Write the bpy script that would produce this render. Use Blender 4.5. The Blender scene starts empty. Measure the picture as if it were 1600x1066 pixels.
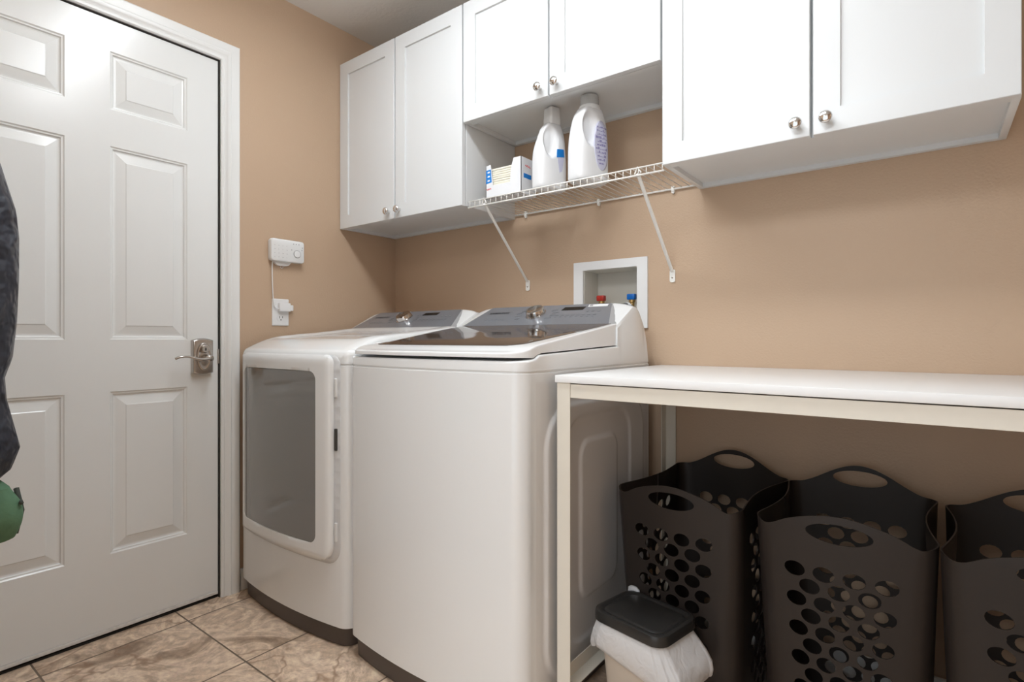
import bpy, bmesh, math, random
from math import sin, cos, pi, sqrt, radians as rad
from mathutils import Vector, Matrix
from mathutils.geometry import delaunay_2d_cdt

S = bpy.context.scene
COL = S.collection
random.seed(7)

# ------------------------------------------------------------------ materials
def _nt(name):
    m = bpy.data.materials.new(name)
    m.use_nodes = True
    return m, m.node_tree, m.node_tree.nodes['Principled BSDF']

def mat(name, col, rough=.5, metal=0.0, spec=.5, bump=None, coat=0.0, trans=0.0, ior=1.45, var=None, aniso=0.0):
    m, nt, b = _nt(name)
    b.inputs['Base Color'].default_value = (*col, 1)
    b.inputs['Roughness'].default_value = rough
    b.inputs['Metallic'].default_value = metal
    b.inputs['Specular IOR Level'].default_value = spec
    b.inputs['Coat Weight'].default_value = coat
    b.inputs['Coat Roughness'].default_value = .05
    b.inputs['Transmission Weight'].default_value = trans
    b.inputs['IOR'].default_value = ior
    tc = nt.nodes.new('ShaderNodeTexCoord')
    if var:
        scale, amt = var
        n = nt.nodes.new('ShaderNodeTexNoise'); n.inputs['Scale'].default_value = scale
        n.inputs['Detail'].default_value = 5
        nt.links.new(tc.outputs['Object'], n.inputs['Vector'])
        mx = nt.nodes.new('ShaderNodeMix'); mx.data_type = 'RGBA'
        mx.inputs[6].default_value = (*[max(0, c * (1 - amt)) for c in col], 1)
        mx.inputs[7].default_value = (*[min(1, c * (1 + amt)) for c in col], 1)
        nt.links.new(n.outputs['Fac'], mx.inputs[0])
        nt.links.new(mx.outputs[2], b.inputs['Base Color'])
    if bump:
        scale, strength, dist = bump
        n = nt.nodes.new('ShaderNodeTexNoise'); n.inputs['Scale'].default_value = scale
        n.inputs['Detail'].default_value = 3
        nt.links.new(tc.outputs['Object'], n.inputs['Vector'])
        bp = nt.nodes.new('ShaderNodeBump'); bp.inputs['Strength'].default_value = strength
        bp.inputs['Distance'].default_value = dist
        nt.links.new(n.outputs['Fac'], bp.inputs['Height'])
        nt.links.new(bp.outputs[0], b.inputs['Normal'])
    return m

def tile_mat():
    m, nt, b = _nt('stone_look_floor_tile')
    N, L = nt.nodes, nt.links
    tc = N.new('ShaderNodeTexCoord')
    sep = N.new('ShaderNodeSeparateXYZ'); L.new(tc.outputs['Object'], sep.inputs[0])
    def mth(op, a, v=None, w=None):
        n = N.new('ShaderNodeMath'); n.operation = op
        for i, q in enumerate((a, v, w)):
            if q is None: continue
            if isinstance(q, (int, float)): n.inputs[i].default_value = q
            else: L.new(q, n.inputs[i])
        return n.outputs[0]
    P = .4025
    cells = []; ds = []
    for ax, off in (('X', .093), ('Y', -1.015)):
        t = mth('DIVIDE', mth('SUBTRACT', sep.outputs[ax], off), P)
        fl = mth('FLOOR', t); cells.append(fl)
        fr = mth('SUBTRACT', t, fl)
        ds.append(mth('MINIMUM', fr, mth('SUBTRACT', 1.0, fr)))
    d = mth('MINIMUM', ds[0], ds[1])
    grout = mth('LESS_THAN', d, .0065)
    cv = N.new('ShaderNodeCombineXYZ'); L.new(cells[0], cv.inputs[0]); L.new(cells[1], cv.inputs[1])
    wn = N.new('ShaderNodeTexWhiteNoise'); wn.noise_dimensions = '3D'; L.new(cv.outputs[0], wn.inputs['Vector'])
    add = N.new('ShaderNodeVectorMath'); add.operation = 'MULTIPLY_ADD'
    L.new(wn.outputs['Color'], add.inputs[0]); add.inputs[1].default_value = (9, 9, 9); L.new(tc.outputs['Object'], add.inputs[2])
    n1 = N.new('ShaderNodeTexNoise'); n1.inputs['Scale'].default_value = 5; n1.inputs['Detail'].default_value = 7
    n1.inputs['Roughness'].default_value = .62; n1.inputs['Distortion'].default_value = 1.1
    L.new(add.outputs[0], n1.inputs['Vector'])
    cr = N.new('ShaderNodeValToRGB'); L.new(n1.outputs['Fac'], cr.inputs[0])
    e = cr.color_ramp.elements
    e[0].position = .30; e[0].color = (.22, .135, .08, 1)
    e[1].position = .68; e[1].color = (.66, .50, .34, 1)
    for p, c in ((.42, (.42, .285, .18, 1)), (.49, (.62, .46, .32, 1)), (.545, (.45, .31, .20, 1))):
        k = e.new(p); k.color = c
    n2 = N.new('ShaderNodeTexNoise'); n2.inputs['Scale'].default_value = 34; n2.inputs['Detail'].default_value = 8; n2.inputs['Roughness'].default_value = .7
    L.new(add.outputs[0], n2.inputs['Vector'])
    mx = N.new('ShaderNodeMix'); mx.data_type = 'RGBA'; mx.blend_type = 'OVERLAY'; mx.inputs[0].default_value = .8
    L.new(cr.outputs[0], mx.inputs[6]); L.new(n2.outputs['Fac'], mx.inputs[7])
    hs = N.new('ShaderNodeHueSaturation'); hs.inputs['Saturation'].default_value = .84; hs.inputs['Value'].default_value = 1.28
    L.new(mx.outputs[2], hs.inputs['Color'])
    # thin rusty veins
    n3 = N.new('ShaderNodeTexNoise'); n3.inputs['Scale'].default_value = 2.6; n3.inputs['Detail'].default_value = 4
    n3.inputs['Distortion'].default_value = .6
    L.new(add.outputs[0], n3.inputs['Vector'])
    v = mth('ABSOLUTE', mth('SUBTRACT', n3.outputs['Fac'], .52))
    vein = mth('MULTIPLY', mth('SUBTRACT', 1.0, mth('MINIMUM', mth('MULTIPLY', v, 60.0), 1.0)), .7)
    mv = N.new('ShaderNodeMix'); mv.data_type = 'RGBA'
    L.new(vein, mv.inputs[0]); L.new(hs.outputs[0], mv.inputs[6]); mv.inputs[7].default_value = (.27, .15, .085, 1)
    mg = N.new('ShaderNodeMix'); mg.data_type = 'RGBA'
    L.new(grout, mg.inputs[0]); L.new(mv.outputs[2], mg.inputs[6]); mg.inputs[7].default_value = (.16, .115, .08, 1)
    L.new(mg.outputs[2], b.inputs['Base Color'])
    b.inputs['Roughness'].default_value = .42
    h = mth('ADD', mth('MULTIPLY', n1.outputs['Fac'], .35), mth('MINIMUM', mth('MULTIPLY', d, 70.0), 1.0))
    bp = N.new('ShaderNodeBump'); bp.inputs['Distance'].default_value = .002; bp.inputs['Strength'].default_value = .6
    L.new(h, bp.inputs['Height']); L.new(bp.outputs[0], b.inputs['Normal'])
    return m

M = {}
M['wall'] = mat('tan_wall_paint', (.535, .388, .272), .42, bump=(150, .38, .002), spec=.35)
M['ceil'] = mat('white_ceiling_paint', (.84, .835, .82), .9, bump=(70, .5, .003), spec=.1)
M['tile'] = tile_mat()
M['doorpaint'] = mat('white_door_gloss', (.79, .805, .80), .22, bump=(40, .03, .001))
M['trim'] = mat('white_trim_gloss', (.80, .81, .805), .3)
M['worn'] = mat('white_painted_sweep', (.70, .69, .67), .5, var=(60, .25))
M['cab'] = mat('white_cabinet_lacquer', (.70, .715, .72), .30, bump=(25, .02, .001))
M['cabin'] = mat('white_cabinet_underside', (.70, .70, .69), .5)
M['chrome'] = mat('chrome', (.72, .71, .70), .09, 1.0)
M['nickel'] = mat('satin_nickel', (.52, .49, .46), .26, 1.0)
M['gap'] = mat('dark_gap', (.05, .047, .043), .7)
M['black'] = mat('black_gap', (.012, .011, .010), .6)
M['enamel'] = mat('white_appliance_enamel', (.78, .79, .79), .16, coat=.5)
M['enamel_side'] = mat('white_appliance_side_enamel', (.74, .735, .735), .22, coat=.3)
M['plastic'] = mat('white_gloss_plastic', (.79, .80, .80), .14, coat=.4)
M['recess'] = mat('pale_grey_plastic', (.63, .64, .65), .22)
M['toe'] = mat('dark_brown_toe_plastic', (.075, .058, .050), .38)
M['panel'] = mat('grey_blue_console', (.27, .285, .315), .22, .35, coat=.5)
M['panel2'] = mat('light_grey_console_edge', (.46, .47, .48), .25, .3)
M['display'] = mat('black_display', (.012, .012, .012), .08)
M['glass'] = mat('dark_tinted_lid_glass', (.055, .042, .035), .04, spec=.9)
M['doorglass'] = mat('grey_tinted_door_glass', (.16, .155, .145), .03, spec=.9, coat=1.0)
M['print'] = mat('dark_print', (.02, .02, .025), .6)
M['printl'] = mat('grey_print', (.12, .125, .14), .5)
M['sticker'] = mat('white_sticker', (.8, .8, .8), .4)
M['tabletop'] = mat('white_laminate', (.82, .82, .815), .28)
M['tableframe'] = mat('cream_painted_steel', (.70, .655, .57), .42, var=(9, .04))
M['basket'] = mat('brown_black_flexible_plastic', (.021, .0155, .013), .42, spec=.4, var=(6, .15), bump=(300, .08, .001))
M['binbody'] = mat('cream_bin_plastic', (.62, .555, .48), .4)
M['binlid'] = mat('black_bin_lid_plastic', (.022, .021, .020), .3, bump=(500, .06, .001))
M['wire'] = mat('white_coated_wire', (.88, .87, .83), .35)
M['bottle'] = mat('white_bottle_plastic', (.76, .765, .775), .25)
M['cap'] = mat('grey_white_cap', (.76, .76, .75), .35)
M['clear'] = mat('clear_cap_plastic', (.90, .91, .90), .15, trans=.55, ior=1.3)
M['labelb'] = mat('sky_blue_label', (.01, .20, .60), .4)
M['labelp'] = mat('pale_lavender_label', (.55, .55, .68), .4)
M['lav'] = mat('lavender_print', (.27, .25, .45), .4)
M['card'] = mat('white_carton', (.76, .77, .79), .5)
M['cream'] = mat('cream_sheets', (.80, .77, .66), .85, bump=(120, .2, .001))
M['red'] = mat('red_print', (.62, .09, .09), .5)
M['redv'] = mat('red_valve_plastic', (.42, .03, .02), .35)
M['bluev'] = mat('blue_valve_plastic', (.0, .13, .50), .35)
M['boxin'] = mat('warm_white_box_plastic', (.66, .64, .58), .5)
M['hose'] = mat('braided_steel_hose', (.45, .45, .44), .35, .8, bump=(400, .4, .001))
M['rubber'] = mat('black_rubber', (.02, .02, .02), .5)
M['brass'] = mat('brass', (.55, .38, .16), .3, 1.0)
M['socket'] = mat('white_socket_plastic', (.80, .80, .80), .3)
M['socketg'] = mat('grey_socket_marks', (.35, .35, .36), .5)
M['jacket'] = mat('charcoal_nylon', (.027, .030, .042), .36, bump=(11, 1.0, .05), var=(8, .25))
M['green'] = mat('green_canvas', (.085, .175, .10), .8, bump=(200, .4, .002), var=(30, .2))
M['seam'] = mat('dark_grey_seam', (.05, .06, .05), .8)

def bag_mat():
    m, nt, b = _nt('thin_white_bag_film')
    b.inputs['Base Color'].default_value = (.82, .82, .83, 1)
    b.inputs['Roughness'].default_value = .3
    tr = nt.nodes.new('ShaderNodeBsdfTranslucent'); tr.inputs[0].default_value = (.85, .85, .86, 1)
    tp = nt.nodes.new('ShaderNodeBsdfTransparent')
    a = nt.nodes.new('ShaderNodeMixShader'); a.inputs[0].default_value = .35
    c = nt.nodes.new('ShaderNodeMixShader'); c.inputs[0].default_value = .14
    out = nt.nodes['Material Output']
    nt.links.new(b.outputs[0], a.inputs[1]); nt.links.new(tr.outputs[0], a.inputs[2])
    nt.links.new(a.outputs[0], c.inputs[1]); nt.links.new(tp.outputs[0], c.inputs[2])
    nt.links.new(c.outputs[0], out.inputs[0])
    tc = nt.nodes.new('ShaderNodeTexCoord')
    n = nt.nodes.new('ShaderNodeTexNoise'); n.inputs['Scale'].default_value = 28; n.inputs['Distortion'].default_value = 1.5
    nt.links.new(tc.outputs['Object'], n.inputs['Vector'])
    bp = nt.nodes.new('ShaderNodeBump'); bp.inputs['Strength'].default_value = .7; bp.inputs['Distance'].default_value = .006
    nt.links.new(n.outputs['Fac'], bp.inputs['Height']); nt.links.new(bp.outputs[0], b.inputs['Normal'])
    return m
M['bag'] = bag_mat()

def lamp_mat(strength, col=(1, .97, .92)):
    m, nt, b = _nt('lit_diffuser')
    b.inputs['Emission Color'].default_value = (*col, 1)
    b.inputs['Emission Strength'].default_value = strength
    b.inputs['Base Color'].default_value = (.8, .8, .8, 1)
    return m

# ------------------------------------------------------------------ helpers
def thing(name, label, cat, loc=(0, 0, 0), group=None):
    o = bpy.data.objects.new(name, None); COL.objects.link(o)
    o.location = loc; o.empty_display_size = .05
    o['label'] = label; o['category'] = cat
    if group: o['group'] = group
    return o

def root_of(o):
    while o.parent: o = o.parent
    return o

def obj(name, bm, m, parent=None, smooth=False, label=None, mods=()):
    """bm is in world coordinates; it is moved into the thing's own frame"""
    me = bpy.data.meshes.new(name)
    if parent is not None:
        loc = root_of(parent).location
        bmesh.ops.translate(bm, verts=bm.verts, vec=-Vector(loc))
    bmesh.ops.recalc_face_normals(bm, faces=bm.faces)
    bm.to_mesh(me); bm.free()
    ms = m if isinstance(m, (list, tuple)) else [m]
    for q in ms: me.materials.append(M[q] if isinstance(q, str) else q)
    if smooth:
        for p in me.polygons: p.use_smooth = True
        if smooth is not True:
            me.set_sharp_from_angle(angle=rad(smooth))
    o = bpy.data.objects.new(name, me); COL.objects.link(o)
    if parent is not None: o.parent = parent
    if label: o['label'] = label
    return o

def struct(o):
    o['kind'] = 'structure'; return o

def tagged(o, label, cat, group=None):
    o['label'] = label; o['category'] = cat
    if group: o['group'] = group
    return o

def B(): return bmesh.new()

def box(bm, x0, x1, y0, y1, z0, z1, bev=0, seg=2, mi=0):
    if x0 > x1: x0, x1 = x1, x0
    if y0 > y1: y0, y1 = y1, y0
    if z0 > z1: z0, z1 = z1, z0
    v = [bm.verts.new((x, y, z)) for z in (z0, z1) for y in (y0, y1) for x in (x0, x1)]
    fs = [bm.faces.new([v[i] for i in q]) for q in ((0, 2, 3, 1), (4, 5, 7, 6), (0, 1, 5, 4), (2, 6, 7, 3), (0, 4, 6, 2), (1, 3, 7, 5))]
    for f in fs: f.material_index = mi
    if bev:
        es = list({e for f in fs for e in f.edges})
        bmesh.ops.bevel(bm, geom=es, offset=bev, segments=seg, affect='EDGES', profile=.5)
    return bm

def loft(bm, rings, closed=True, caps=True, mi=0):
    R = [[bm.verts.new(p) for p in r] for r in rings]
    n = len(R[0])
    for a, b in zip(R[:-1], R[1:]):
        for i in range(n if closed else n - 1):
            j = (i + 1) % n
            f = bm.faces.new((a[i], a[j], b[j], b[i])); f.material_index = mi
    if caps and closed:
        for r in (R[0], R[-1]):
            if len(r) > 2:
                f = bm.faces.new(r); f.material_index = mi
    return bm

def frame_for(d):
    d = Vector(d).normalized()
    a = Vector((0, 0, 1)) if abs(d.z) < .9 else Vector((1, 0, 0))
    u = d.cross(a).normalized(); w = d.cross(u).normalized()
    return u, w

def tube(bm, pts, r, n=10, mi=0, flat=1.0, up=None):
    pts = [Vector(p) for p in pts]
    rings = []
    for i, p in enumerate(pts):
        d = (pts[min(i + 1, len(pts) - 1)] - pts[max(i - 1, 0)])
        if up is not None:
            w = Vector(up); u = d.normalized().cross(w).normalized(); w = u.cross(d.normalized())
        else: u, w = frame_for(d)
        rr = r[i] if isinstance(r, (list, tuple)) else r
        rings.append([p + u * cos(2 * pi * k / n) * rr + w * sin(2 * pi * k / n) * rr * flat for k in range(n)])
    return loft(bm, rings, mi=mi)

def lathe(bm, c, axis, prof, n=24, mi=0):
    """prof: list of (distance along axis, radius)"""
    axis = Vector(axis).normalized(); u, w = frame_for(axis); c = Vector(c)
    return loft(bm, [[c + axis * t + (u * cos(2 * pi * k / n) + w * sin(2 * pi * k / n)) * max(r, 1e-5) for k in range(n)] for t, r in prof], mi=mi)

def smooth_path(pts, n=8):
    P = [Vector(p) for p in pts]; out = []
    for i in range(len(P) - 1):
        p0 = P[max(i - 1, 0)]; p1 = P[i]; p2 = P[i + 1]; p3 = P[min(i + 2, len(P) - 1)]
        for k in range(n):
            t = k / n
            out.append(.5 * ((2 * p1) + (-p0 + p2) * t + (2 * p0 - 5 * p1 + 4 * p2 - p3) * t * t + (-p0 + 3 * p1 - 3 * p2 + p3) * t ** 3))
    out.append(P[-1]); return out

def rrect(x0, x1, y0, y1, r, n=6):
    rs = r if isinstance(r, (list, tuple)) else (r,) * 4   # bl, br, tr, tl
    out = []
    for (cx, cy, a0, rr) in ((x0 + rs[0], y0 + rs[0], 180, rs[0]), (x1 - rs[1], y0 + rs[1], 270, rs[1]),
                             (x1 - rs[2], y1 - rs[2], 0, rs[2]), (x0 + rs[3], y1 - rs[3], 90, rs[3])):
        for k in range(n + 1):
            a = rad(a0 + 90 * k / n); out.append((cx + rr * cos(a), cy + rr * sin(a)))
    return out

def ell(cx, cy, a, b, n=20, rot=0):
    return [(cx + a * cos(t) * cos(rot) - b * sin(t) * sin(rot), cy + a * cos(t) * sin(rot) + b * sin(t) * cos(rot)) for t in (2 * pi * k / n for k in range(n))]

def pip(p, poly):
    x, y = p; c = False; n = len(poly); j = n - 1
    for i in range(n):
        xi, yi = poly[i]; xj, yj = poly[j]
        if (yi > y) != (yj > y) and x < (xj - xi) * (y - yi) / (yj - yi) + xi: c = not c
        j = i
    return c

def densify(poly, step):
    out = []
    for i, a in enumerate(poly):
        b = poly[(i + 1) % len(poly)]
        n = max(1, int(math.hypot(b[0] - a[0], b[1] - a[1]) / step))
        for k in range(n): out.append((a[0] + (b[0] - a[0]) * k / n, a[1] + (b[1] - a[1]) * k / n))
    return out

def panel(bm, outline, holes, step, fmap, fback, mi=0):
    """flat outline with holes, triangulated, mapped to 3D twice (face and back) and closed to a solid sheet"""
    outline = densify(outline, step)
    verts = [Vector(p) for p in outline]; edges = [(i, (i + 1) % len(outline)) for i in range(len(outline))]
    bbs = []
    for h in holes:
        s = len(verts); verts += [Vector(p) for p in h]
        edges += [(s + i, s + (i + 1) % len(h)) for i in range(len(h))]
        xs = [p[0] for p in h]; ys = [p[1] for p in h]; bbs.append((min(xs), max(xs), min(ys), max(ys)))
    def inh(p, m=0):
        for h, b in zip(holes, bbs):
            if b[0] - m < p[0] < b[1] + m and b[2] - m < p[1] < b[3] + m:
                if m: return True
                if pip(p, h): return True
        return False
    xs = [p[0] for p in outline]; ys = [p[1] for p in outline]
    x = min(xs) + step / 2
    while x < max(xs):
        y = min(ys) + step / 2
        while y < max(ys):
            if pip((x, y), outline) and not inh((x, y), step * .12): verts.append(Vector((x, y)))
            y += step
        x += step
    r = delaunay_2d_cdt(verts, edges, [], 0, 1e-6)
    V, F = r[0], r[2]
    good = []
    for f in F:
        c = (sum(V[i][0] for i in f) / len(f), sum(V[i][1] for i in f) / len(f))
        if pip(c, outline) and not inh(c): good.append(f)
    A = [bm.verts.new(fmap(*v)) for v in V]; C = [bm.verts.new(fback(*v)) for v in V]
    cnt = {}
    for f in good:
        for q, flip in ((A, 0), (C, 1)):
            try: fa = bm.faces.new([q[i] for i in (reversed(f) if flip else f)]); fa.material_index = mi
            except ValueError: pass
        for i in range(len(f)):
            a, b = f[i], f[(i + 1) % len(f)]
            cnt.setdefault((min(a, b), max(a, b)), []).append((a, b))
    for k, l in cnt.items():
        if len(l) == 1:
            a, b = l[0]
            fa = bm.faces.new((A[a], C[a], C[b], A[b])); fa.material_index = mi
    bmesh.ops.delete(bm, geom=[v for v in bm.verts if not v.link_faces], context='VERTS')
    return bm

def text_bm(bm, s, size, fmap, thick=.0004, mi=0, stretch=1.0):
    c = bpy.data.curves.new('lettering', 'FONT'); c.body = s; c.size = size
    c.align_x = 'CENTER'; c.align_y = 'CENTER'; c.resolution_u = 2
    c.offset = size * .035
    o = bpy.data.objects.new('lettering', c); COL.objects.link(o)
    dg = bpy.context.evaluated_depsgraph_get(); dg.update()
    me = o.evaluated_get(dg).to_mesh()
    base = [(v.co.x * stretch, v.co.y) for v in me.vertices]
    vs = [bm.verts.new(fmap(x, y, thick)) for x, y in base]
    for p in me.polygons:
        try: f = bm.faces.new([vs[i] for i in p.vertices]); f.material_index = mi
        except ValueError: pass
    o.evaluated_get(dg).to_mesh_clear()
    bpy.data.objects.remove(o); bpy.data.curves.remove(c)
    return bm

def sstep(a, b, x):
    t = max(0, min(1, (x - a) / (b - a))); return t * t * (3 - 2 * t)

# ------------------------------------------------------------------ room shell
H = 2.41
XR = 3.05; YF = -1.80; YH = -3.3
b = B(); box(b, -.3, XR + .15, YH - .1, .15, -.1, 0); struct(obj('floor', b, 'tile'))
b = B(); box(b, -.3, XR + .15, YH - .1, .15, H, H + .1); struct(obj('ceiling', b, 'ceil'))

DY0, DY1, DZ = -1.682, -.865, 2.05     # door opening
b = B()
box(b, -.13, 0, DY1, .12, 0, H); box(b, -.13, 0, YH, DY0, 0, H); box(b, -.13, 0, DY0, DY1, DZ, H)
bmesh.ops.remove_doubles(b, verts=b.verts, dist=1e-5)
struct(obj('wall_left', b, 'wall'))

WX0, WX1, WZ0, WZ1 = 1.093, 1.316, 1.065, 1.249      # recess of the washer outlet box
b = B()
box(b, 0, WX0, 0, .13, 0, H); box(b, WX1, XR, 0, .13, 0, H)
box(b, WX0, WX1, 0, .13, 0, WZ0); box(b, WX0, WX1, 0, .13, WZ1, H); box(b, WX0, WX1, .115, .13, WZ0, WZ1)
bmesh.ops.remove_doubles(b, verts=b.verts, dist=1e-5)
struct(obj('wall_back', b, 'wall'))
b = B(); box(b, XR, XR + .12, YH, .13, 0, H); struct(obj('wall_right', b, 'wall'))
b = B(); box(b, 0, 1.22, YF - .12, YF, 0, H); struct(obj('wall_front', b, 'wall'))
b = B(); box(b, XR - .45, XR, YF - .12, YF, 0, H); struct(obj('wall_front', b, 'wall'))

# baseboards
b = B(); box(b, 1.40, XR, -.014, -.0005, 0, .085, .003); struct(obj('baseboard_back', b, 'trim'))
b = B(); box(b, .0005, .012, -.788, -.0, 0, .085, .002); struct(obj('baseboard_left', b, 'trim'))

# door casing (moulded profile)
prof = [(0, 0), (.000, .006), (.004, .010), (.010, .011), (.013, .009), (.022, .012), (.026, .0155), (.034, .0165), (.038, .014), (.046, .0165), (.055, .018), (.064, .018), (.068, .015), (.069, 0)]
b = B()
def casing(y, z, t):  # t: 0..1 offset direction handled by caller
    pass
yi0, yi1, zi = DY0 + .006, DY1 - .002 + .004, DZ + .001
path = []
for w, d in prof:
    path.append([(d, yi1 + w, .0), (d, yi1 + w, zi + w), (d, yi0 - w, zi + w), (d, yi0 - w, 0)])
R = [[b.verts.new(p) for p in r] for r in path]
for a, c in zip(R[:-1], R[1:]):
    for i in range(3): b.faces.new((a[i], a[i + 1], c[i + 1], c[i]))
b.faces.new([r[0] for r in R]); b.faces.new([r[3] for r in R])
struct(obj('trim_1', b, 'trim', smooth=35))
# jamb and stop, coloured dark to paint in the shade of the door gap
b = B()
box(b, -.13, 0.0, DY1 - .0015, DY1 + .002, 0, DZ); box(b, -.13, 0, DY0 - .002, DY0 + .0015, 0, DZ)
box(b, -.13, 0, DY0, DY1, DZ - .0015, DZ + .002)
box(b, -.13, -.052, DY0, DY1, 0, .012); box(b, -.058, -.05, DY0, DY1, 0, DZ)
struct(obj('trim_2', b, 'gap'))
# threshold strip, painted black for the shade in the gap under the door
b = B(); box(b, -.05, -.009, DY0 + .006, DY1 - .004, .0005, .0075, .001); struct(obj('trim_3', b, 'black'))

# six panel door
def six_panel_door():
    y0, y1, z0, z1 = DY0 + .004, DY1 - .0038, .0272, DZ - .004
    xf = -.006
    ys = [y0, -1.576, -1.336, -1.216, -.977, y1]
    zs = [z0, .272, .811, .984, 1.627, 1.748, 1.942, z1]
    b = B()
    cols, rows = (1, 3), (1, 3, 5)
    cache = {}
    def V(y, z, x=xf):
        k = (round(y, 5), round(z, 5), round(x, 5))
        if k not in cache: cache[k] = b.verts.new((x, y, z))
        return cache[k]
    for i in range(5):
        for j in range(7):
            a0, a1, c0, c1 = ys[i], ys[i + 1], zs[j], zs[j + 1]
            if i in cols and j in rows:
                prev = [V(a0, c0), V(a1, c0), V(a1, c1), V(a0, c1)]
                for ins, dx in ((.004, -.0035), (.008, -.004), (.011, -.0085), (.015, -.0095), (.019, -.009), (.045, -.0025), (.048, -.0005), (.051, -.0005)):
                    cur = [V(a0 + ins, c0 + ins, xf + dx), V(a1 - ins, c0 + ins, xf + dx), V(a1 - ins, c1 - ins, xf + dx), V(a0 + ins, c1 - ins, xf + dx)]
                    for k in range(4): b.faces.new((prev[k], prev[(k + 1) % 4], cur[(k + 1) % 4], cur[k]))
                    prev = cur
                b.faces.new(prev)
            else:
                b.faces.new((V(a0, c0), V(a1, c0), V(a1, c1), V(a0, c1)))
    # edges and back
    q = [V(y0, z0), V(y1, z0), V(y1, z1), V(y0, z1)]
    k = [b.verts.new((xf - .04, v.co.y, v.co.z)) for v in q]
    b.faces.new(k)
    per = [[V(y, z0) for y in ys], [V(y1, z) for z in zs], [V(y, z1) for y in reversed(ys)], [V(y0, z) for z in reversed(zs)]]
    for s in range(4): b.faces.new(per[s] + [k[(s + 1) % 4], k[s]])
    d = struct(obj('door_1', b, 'doorpaint'))
    # sweep along the foot of the door
    b = B(); box(b, -.044, -.003, DY0 + .004, DY1 - .004, .014, .0262, .0015)
    obj('door_sweep', b, 'worn', d, label='scuffed white sweep along the foot of the door')
    # lockset
    yc, zc = -.930, .921
    b = B()
    out = []
    for k in range(13):
        t = -1 + k / 6; out.append((yc + .036 * t, zc + .060 + .008 * (1 - t * t)))
    for k in range(13):
        t = 1 - k / 6; out.append((yc + .036 * t, zc - .060 - .008 * (1 - t * t)))
    def ring(x, s): return [(x, yc + (p[0] - yc) * s, zc + (p[1] - zc) * (1 - (1 - s) * .55)) for p in out]
    loft(b, [ring(-.006, 1), ring(.010, 1), ring(.013, .97), ring(.016, .90), ring(.0165, .84), ring(.0165, .5)])
    h = obj('door_handle', b, 'nickel', d, smooth=35, label='brushed nickel escutcheon with lever')
    b = B()
    def oval(x, s, t=1): return [(x, yc + .001 + .026 * s * cos(a), zc + .052 * t * sin(a)) for a in (2 * pi * k / 32 for k in range(32))]
    loft(b, [oval(.015, 1), oval(.021, .98, .99), oval(.024, .9, .95), oval(.022, .78, .88), oval(.023, .5, .6), oval(.024, .1, .1)])
    obj('rose', b, 'nickel', h, smooth=True)
    b = B()
    lathe(b, (.018, yc, zc + .028), (1, 0, 0), [(0, .0165), (.012, .016), (.016, .012), (.016, .0)], 20)
    obj('cylinder_knob', b, 'nickel', h, smooth=40)
    b = B(); box(b, .0335, .0348, yc - .002, yc + .002, zc + .022, zc + .033); obj('keyhole', b, 'black', h)
    b = B()
    lathe(b, (.018, yc + .003, zc - .006), (1, 0, 0), [(0, .016), (.02, .0125), (.034, .012), (.045, .0135), (.049, .010), (.049, 0)], 20)
    pts = smooth_path([(.058, yc + .004, zc - .006), (.062, yc - .02, zc - .010), (.064, yc - .045, zc - .006), (.063, yc - .07, zc + .002), (.060, yc - .095, zc + .002), (.056, yc - .112, zc - .005)], 5)
    n = len(pts)
    tube(b, pts, [.011 - .005 * sstep(0, .5, i / n) for i in range(n)], 12, flat=.75)
    obj('lever', b, 'nickel', h, smooth=True)
    b = B(); box(b, -.03, .0015, DY1 - .0068, DY1 - .0016, zc - .028, zc + .026, .0006)
    obj('latch_plate', b, 'nickel', d)
    return d
six_panel_door()

# ------------------------------------------------------------------ cabinets
def knob(parent, x, y, z):
    b = B()
    lathe(b, (x, y, z), (0, -1, 0), [(0, .007), (.002, .0065), (.010, .0055), (.014, .007), (.017, .0125), (.021, .0152), (.025, .0145), (.028, .010), (.0295, .0)], 28)
    obj('knob', b, 'chrome', parent, smooth=50, label='round chrome knob')

def shaker(x0, x1, z0, z1, yf, th=.020, fw=.058, dep=.007):
    b = B()
    def rect(ins, y, e=0): return [(x0 + ins, y, z0 + ins), (x1 - ins, y, z0 + ins), (x1 - ins, y, z1 - ins), (x0 + ins, y, z1 - ins)]
    rings = [rect(0, yf + th), rect(0, yf + .0015), rect(.0015, yf), rect(fw, yf), rect(fw + .001, yf + dep), rect(fw + .003, yf + dep)]
    loft(b, rings)
    # rail and stile joints: hairline grooves at the four corners
    return b

def cabinet(x0, x1, z0, z1, split, label, g='white wall cabinets over the appliances'):
    t = thing('wall_cabinet', label, 'cabinet', ((x0 + x1) / 2, -.15, z0), g)
    yb, yf = -.001, -.306
    b = B(); w = .016; rz = z0 + .014
    box(b, x0, x0 + w, yf, yb, z0, z1, .001); box(b, x1 - w, x1, yf, yb, z0, z1, .001)
    box(b, x0 + w, x1 - w, yf + .001, yb, z1 - w, z1 - .0005)
    box(b, x0 + w, x1 - w, yf + .02, yb - .018, rz, rz + w)                      # recessed floor
    box(b, x0 + w, x1 - w, yb - .018, yb, z0 + .0005, z1 - w)                    # back board with hanging rail
    box(b, x0 + w, x1 - w, yf, yf + .019, z0 + .0005, z0 + .032)                # face frame
    box(b, x0 + w, x1 - w, yf, yf + .019, z1 - .045, z1 - w)
    box(b, split - .02, split + .02, yf, yf + .019, z0 + .032, z1 - .045)
    obj('carcass', b, 'cab', t, smooth=30)
    for k, (a, c) in enumerate(((x0 + .002, split - .0035), (split + .0035, x1 - .002))):
        d = obj('door', shaker(a, c, z0 - .001, z1 - .002, -.330), 'cab', t, smooth=30)
        kx = c - .0295 if k == 0 else a + .0295
        knob(d, kx, -.330, z0 + .031)
    return t
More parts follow.
